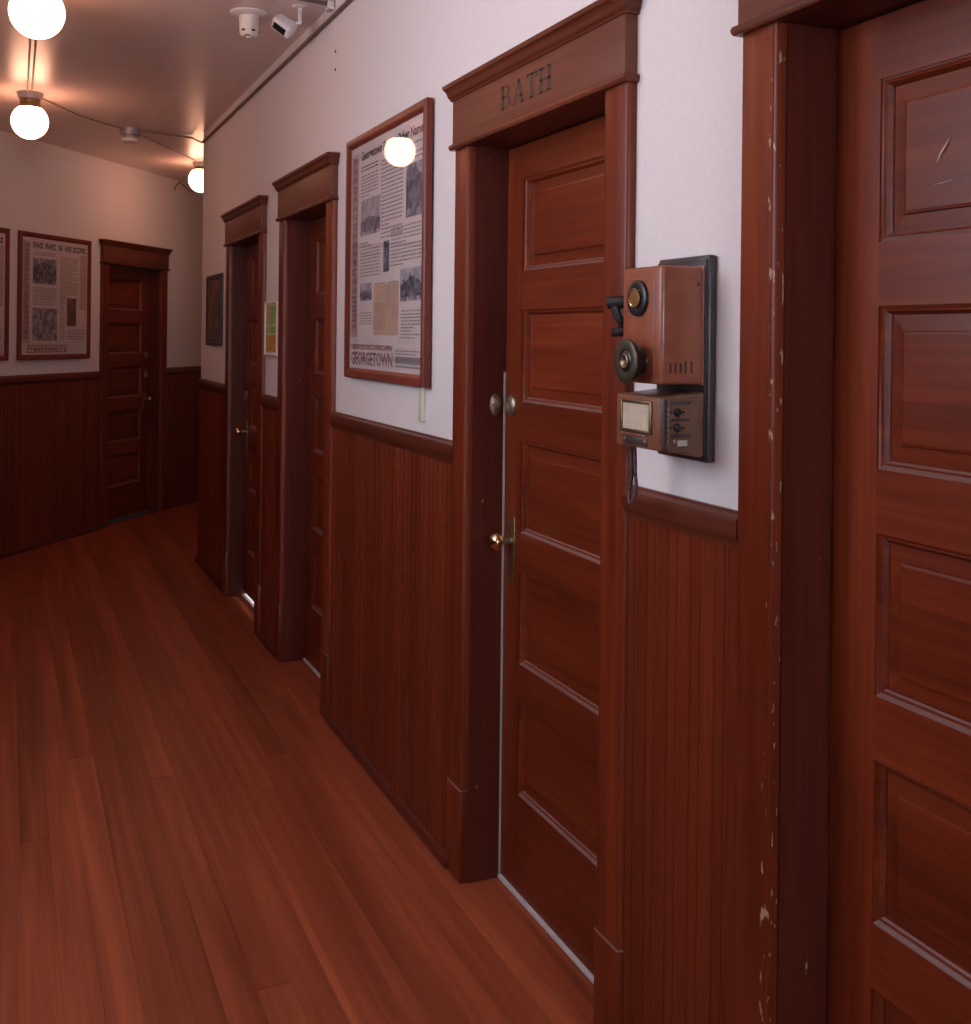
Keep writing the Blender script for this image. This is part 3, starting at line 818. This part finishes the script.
# braided cord hanging in a loop below the box
pts = []
for i in range(29):
    t = i / 28
    wv = .0060 + .0150 * min(1, max(0, (math.sin(PI * t) - .40) / .40))
    pts.append((-.079 - wv * math.cos(PI * t), -.085 + .004 * math.sin(9 * t), .022 - .112 * math.sin(PI * t) ** .75))
MB().tube(pts, .0036, 8).build('cord', 'cloth', ph)

# ------------------------------------------------------------------ globe lamps
def globe(loc, label):
    g = tag(empty('globe_lamp', (loc[0], loc[1], CEIL)), label, 'lamp', 'ceiling globe lamps')
    zc = loc[2] - CEIL; r = .0985
    MB().lathe([(0, 0), (.070, 0), (.069, -.014), (.064, -.022), (.062, -.034), (0, -.034)], n=28).build('ceiling_canopy', 'steel', g)
    MB().lathe([(0, -.026), (.054, -.026), (.054, zc + r * .95), (.064, zc + r * .86), (.064, zc + r * .74), (.061, zc + r * .74), (.050, zc + r * .9), (0, zc + r * .92)], n=28).build('holder', 'oldbrass', g)
    pf = [(max(0.0004, r * math.sin(PI * i / 18)), zc - r * math.cos(PI * i / 18)) for i in range(0, 17)]
    MB().lathe(pf, n=36).build('globe_shade', 'globe', g)
    return g
globe((.087, 4.42, 2.705), 'lit globe lamp cut off by the top edge of the picture')
globe((.100, 6.66, 2.690), 'lit globe lamp on the ceiling in front of the far wall')
globe((1.375, 8.78, 2.715), 'lit globe lamp half hidden behind the corner of the right wall')

globe((.080, 2.16, 2.700), 'lit globe lamp above the bath door, out of the picture')

# ------------------------------------------------------------------ ceiling fittings and wiring
def cond(pts, r, label, mat='cable', name='electrical_conduit', cat='conduit', group='surface wiring'):
    p0 = Vector(pts[0]); o = MB().tube([Vector(p) - p0 for p in pts], r, 8).build(name, mat)
    o.location = p0; return tag(o, label, cat, group)
cond([(D - .013, -2.6, 2.785), (D - .013, CORNER_Y - .04, 2.785)], .0075, 'long dark conduit running along the top of the right wall', 'conduit')
cond([(D - .013, CORNER_Y - .04, 2.785), (D - .02, CORNER_Y + .03, 2.80), (D - .06, CORNER_Y + .12, 2.838), (.95, 7.60, 2.842), (.79, 7.545, 2.842)], .006, 'dark cable crossing the ceiling from the corner to the round box')
cond([(.655, 7.50, 2.842), (.40, 7.20, 2.842), (.165, 6.76, 2.842)], .0045, 'thin cable on the ceiling from the round box to the middle globe lamp')
cond([(.75, 7.60, 2.842), (1.33, 8.70, 2.842)], .0045, 'thin cable on the ceiling from the round box to the half-hidden lamp')
cond([(.085, 6.58, 2.843), (.075, 4.50, 2.843)], .0045, 'left of two thin conduits between the two left globe lamps')
cond([(.108, 6.58, 2.843), (.100, 4.50, 2.843)], .0045, 'right of two thin conduits between the two left globe lamps')
cond([(.70, 4.21, 2.842), (1.0, 4.27, 2.842), (1.158, 4.30, 2.842)], .008, 'short dark conduit on the ceiling beside the security camera', 'conduit')
cond([tuple(far(2.26, 2.755, .01)), tuple(far(2.29, 2.79, .01)), tuple(far(2.34, 2.838, .012)), tuple(far(2.44, 2.81, .02)), tuple(far(2.56, 2.77, .02))], .006, 'small curled cable high on the far wall by the half-hidden lamp', name='loose_cable', cat='cable')
jb = tag(empty('junction_box', (.722, 7.545, CEIL)), 'round grey ceiling box with pale sensor below it', 'box')
MB().lathe([(0, 0), (.066, 0), (.066, -.042), (.060, -.046), (0, -.046)], n=28).build('box_body', 'steel', jb)
MB().lathe([(0, -.044), (.030, -.044), (.040, -.060), (.058, -.066), (.058, -.084), (.050, -.090), (0, -.090)], n=28).build('sensor_cap', 'cream', jb)
jc = tag(empty('conduit_box', (1.170, 4.30, CEIL)), 'small white junction box at the ceiling edge by the camera', 'box')
MB().box(-.012, .012, -.026, .026, -.030, 0).build('box_body', 'white', jc, bevel=.003)
MB().box(-.013, .013, -.028, .028, -.034, -.029).build('box_lid', 'white', jc, bevel=.002)

sm = tag(empty('smoke_alarm', (.905, 4.585, CEIL)), 'white can-shaped smoke alarm on round ceiling plate', 'smoke alarm')
MB().lathe([(0, 0), (.077, 0), (.076, -.006), (.062, -.013), (.040, -.018), (0, -.018)], n=36).build('ceiling_plate', 'white', sm)
body = MB().lathe([(0, -.014), (.041, -.014), (.041, -.030), (.040, -.085), (.034, -.094), (.028, -.100), (0, -.102)], n=36).build('body', 'cream', sm)
for a in (-135, -75, -15, 45, 105, 165):
    c, s_ = math.cos(math.radians(a)), math.sin(math.radians(a))
    MB().box(-.007, .007, -.003, .003, -.0045, .0045).build('vent', 'black', body, bevel=.001,
        xf=Matrix.Translation((c * .0395, s_ * .0395, -.080)) @ Matrix.Rotation(math.radians(a + 90), 4, 'Z'))
MB().lathe([(0, -.100), (.012, -.100), (.011, -.106), (.0, -.107)], n=20).build('test_button', 'cream', body)
MB().box(-.009, .009, -.002, .002, -.002, .002).build('vent', 'black', body, xf=Matrix.Translation((-.012, -.027, -.0995)) @ Matrix.Rotation(math.radians(-25), 4, 'Z'))

sc_ = tag(empty('security_camera', (1.075, 4.405, CEIL)), 'small white security camera on a ceiling bracket', 'camera')
MB().lathe([(0, 0), (.032, 0), (.031, -.005), (.012, -.009), (0, -.009)], n=28).build('mount_plate', 'white', sc_)
MB().tube([(0, 0, -.006), (0, 0, -.070)], .0085, 12).build('mount_stem', 'white', sc_)
MB().tube([(.005, 0, -.068), (-.022, 0, -.072), (-.038, 0, -.066)], .0075, 12).build('mount_arm', 'white', sc_)
# body: rounded cylinder lying down, its dark front window turned to the lower left
vr = Vector((math.cos(YAW), -math.sin(YAW), 0)); vf = Vector((math.sin(YAW), math.cos(YAW), 0)); up = Vector((0, 0, 1))
ax = (vr * .80 - up * .60).normalized()           # long axis runs to the lower right
fr = (-vr * .48 - up * .62 - vf * .62); fr = (fr - ax * fr.dot(ax)).normalized()
sd_ = ax.cross(fr)
bx = Matrix(((ax.x, fr.x, sd_.x), (ax.y, fr.y, sd_.y), (ax.z, fr.z, sd_.z))).to_4x4()
bx = Matrix.Translation(Vector((0, 0, -.083)) - vr * .062 - vf * .01) @ bx
cb = MB().box(-.046, .046, -.030, .030, -.030, .030).build('camera_body', 'white', sc_, bevel=.014, seg=4, xf=bx)
MB().box(-.034, .026, .027, .0312, -.017, .017).build('camera_window', 'black', cb, bevel=.002, xf=bx)
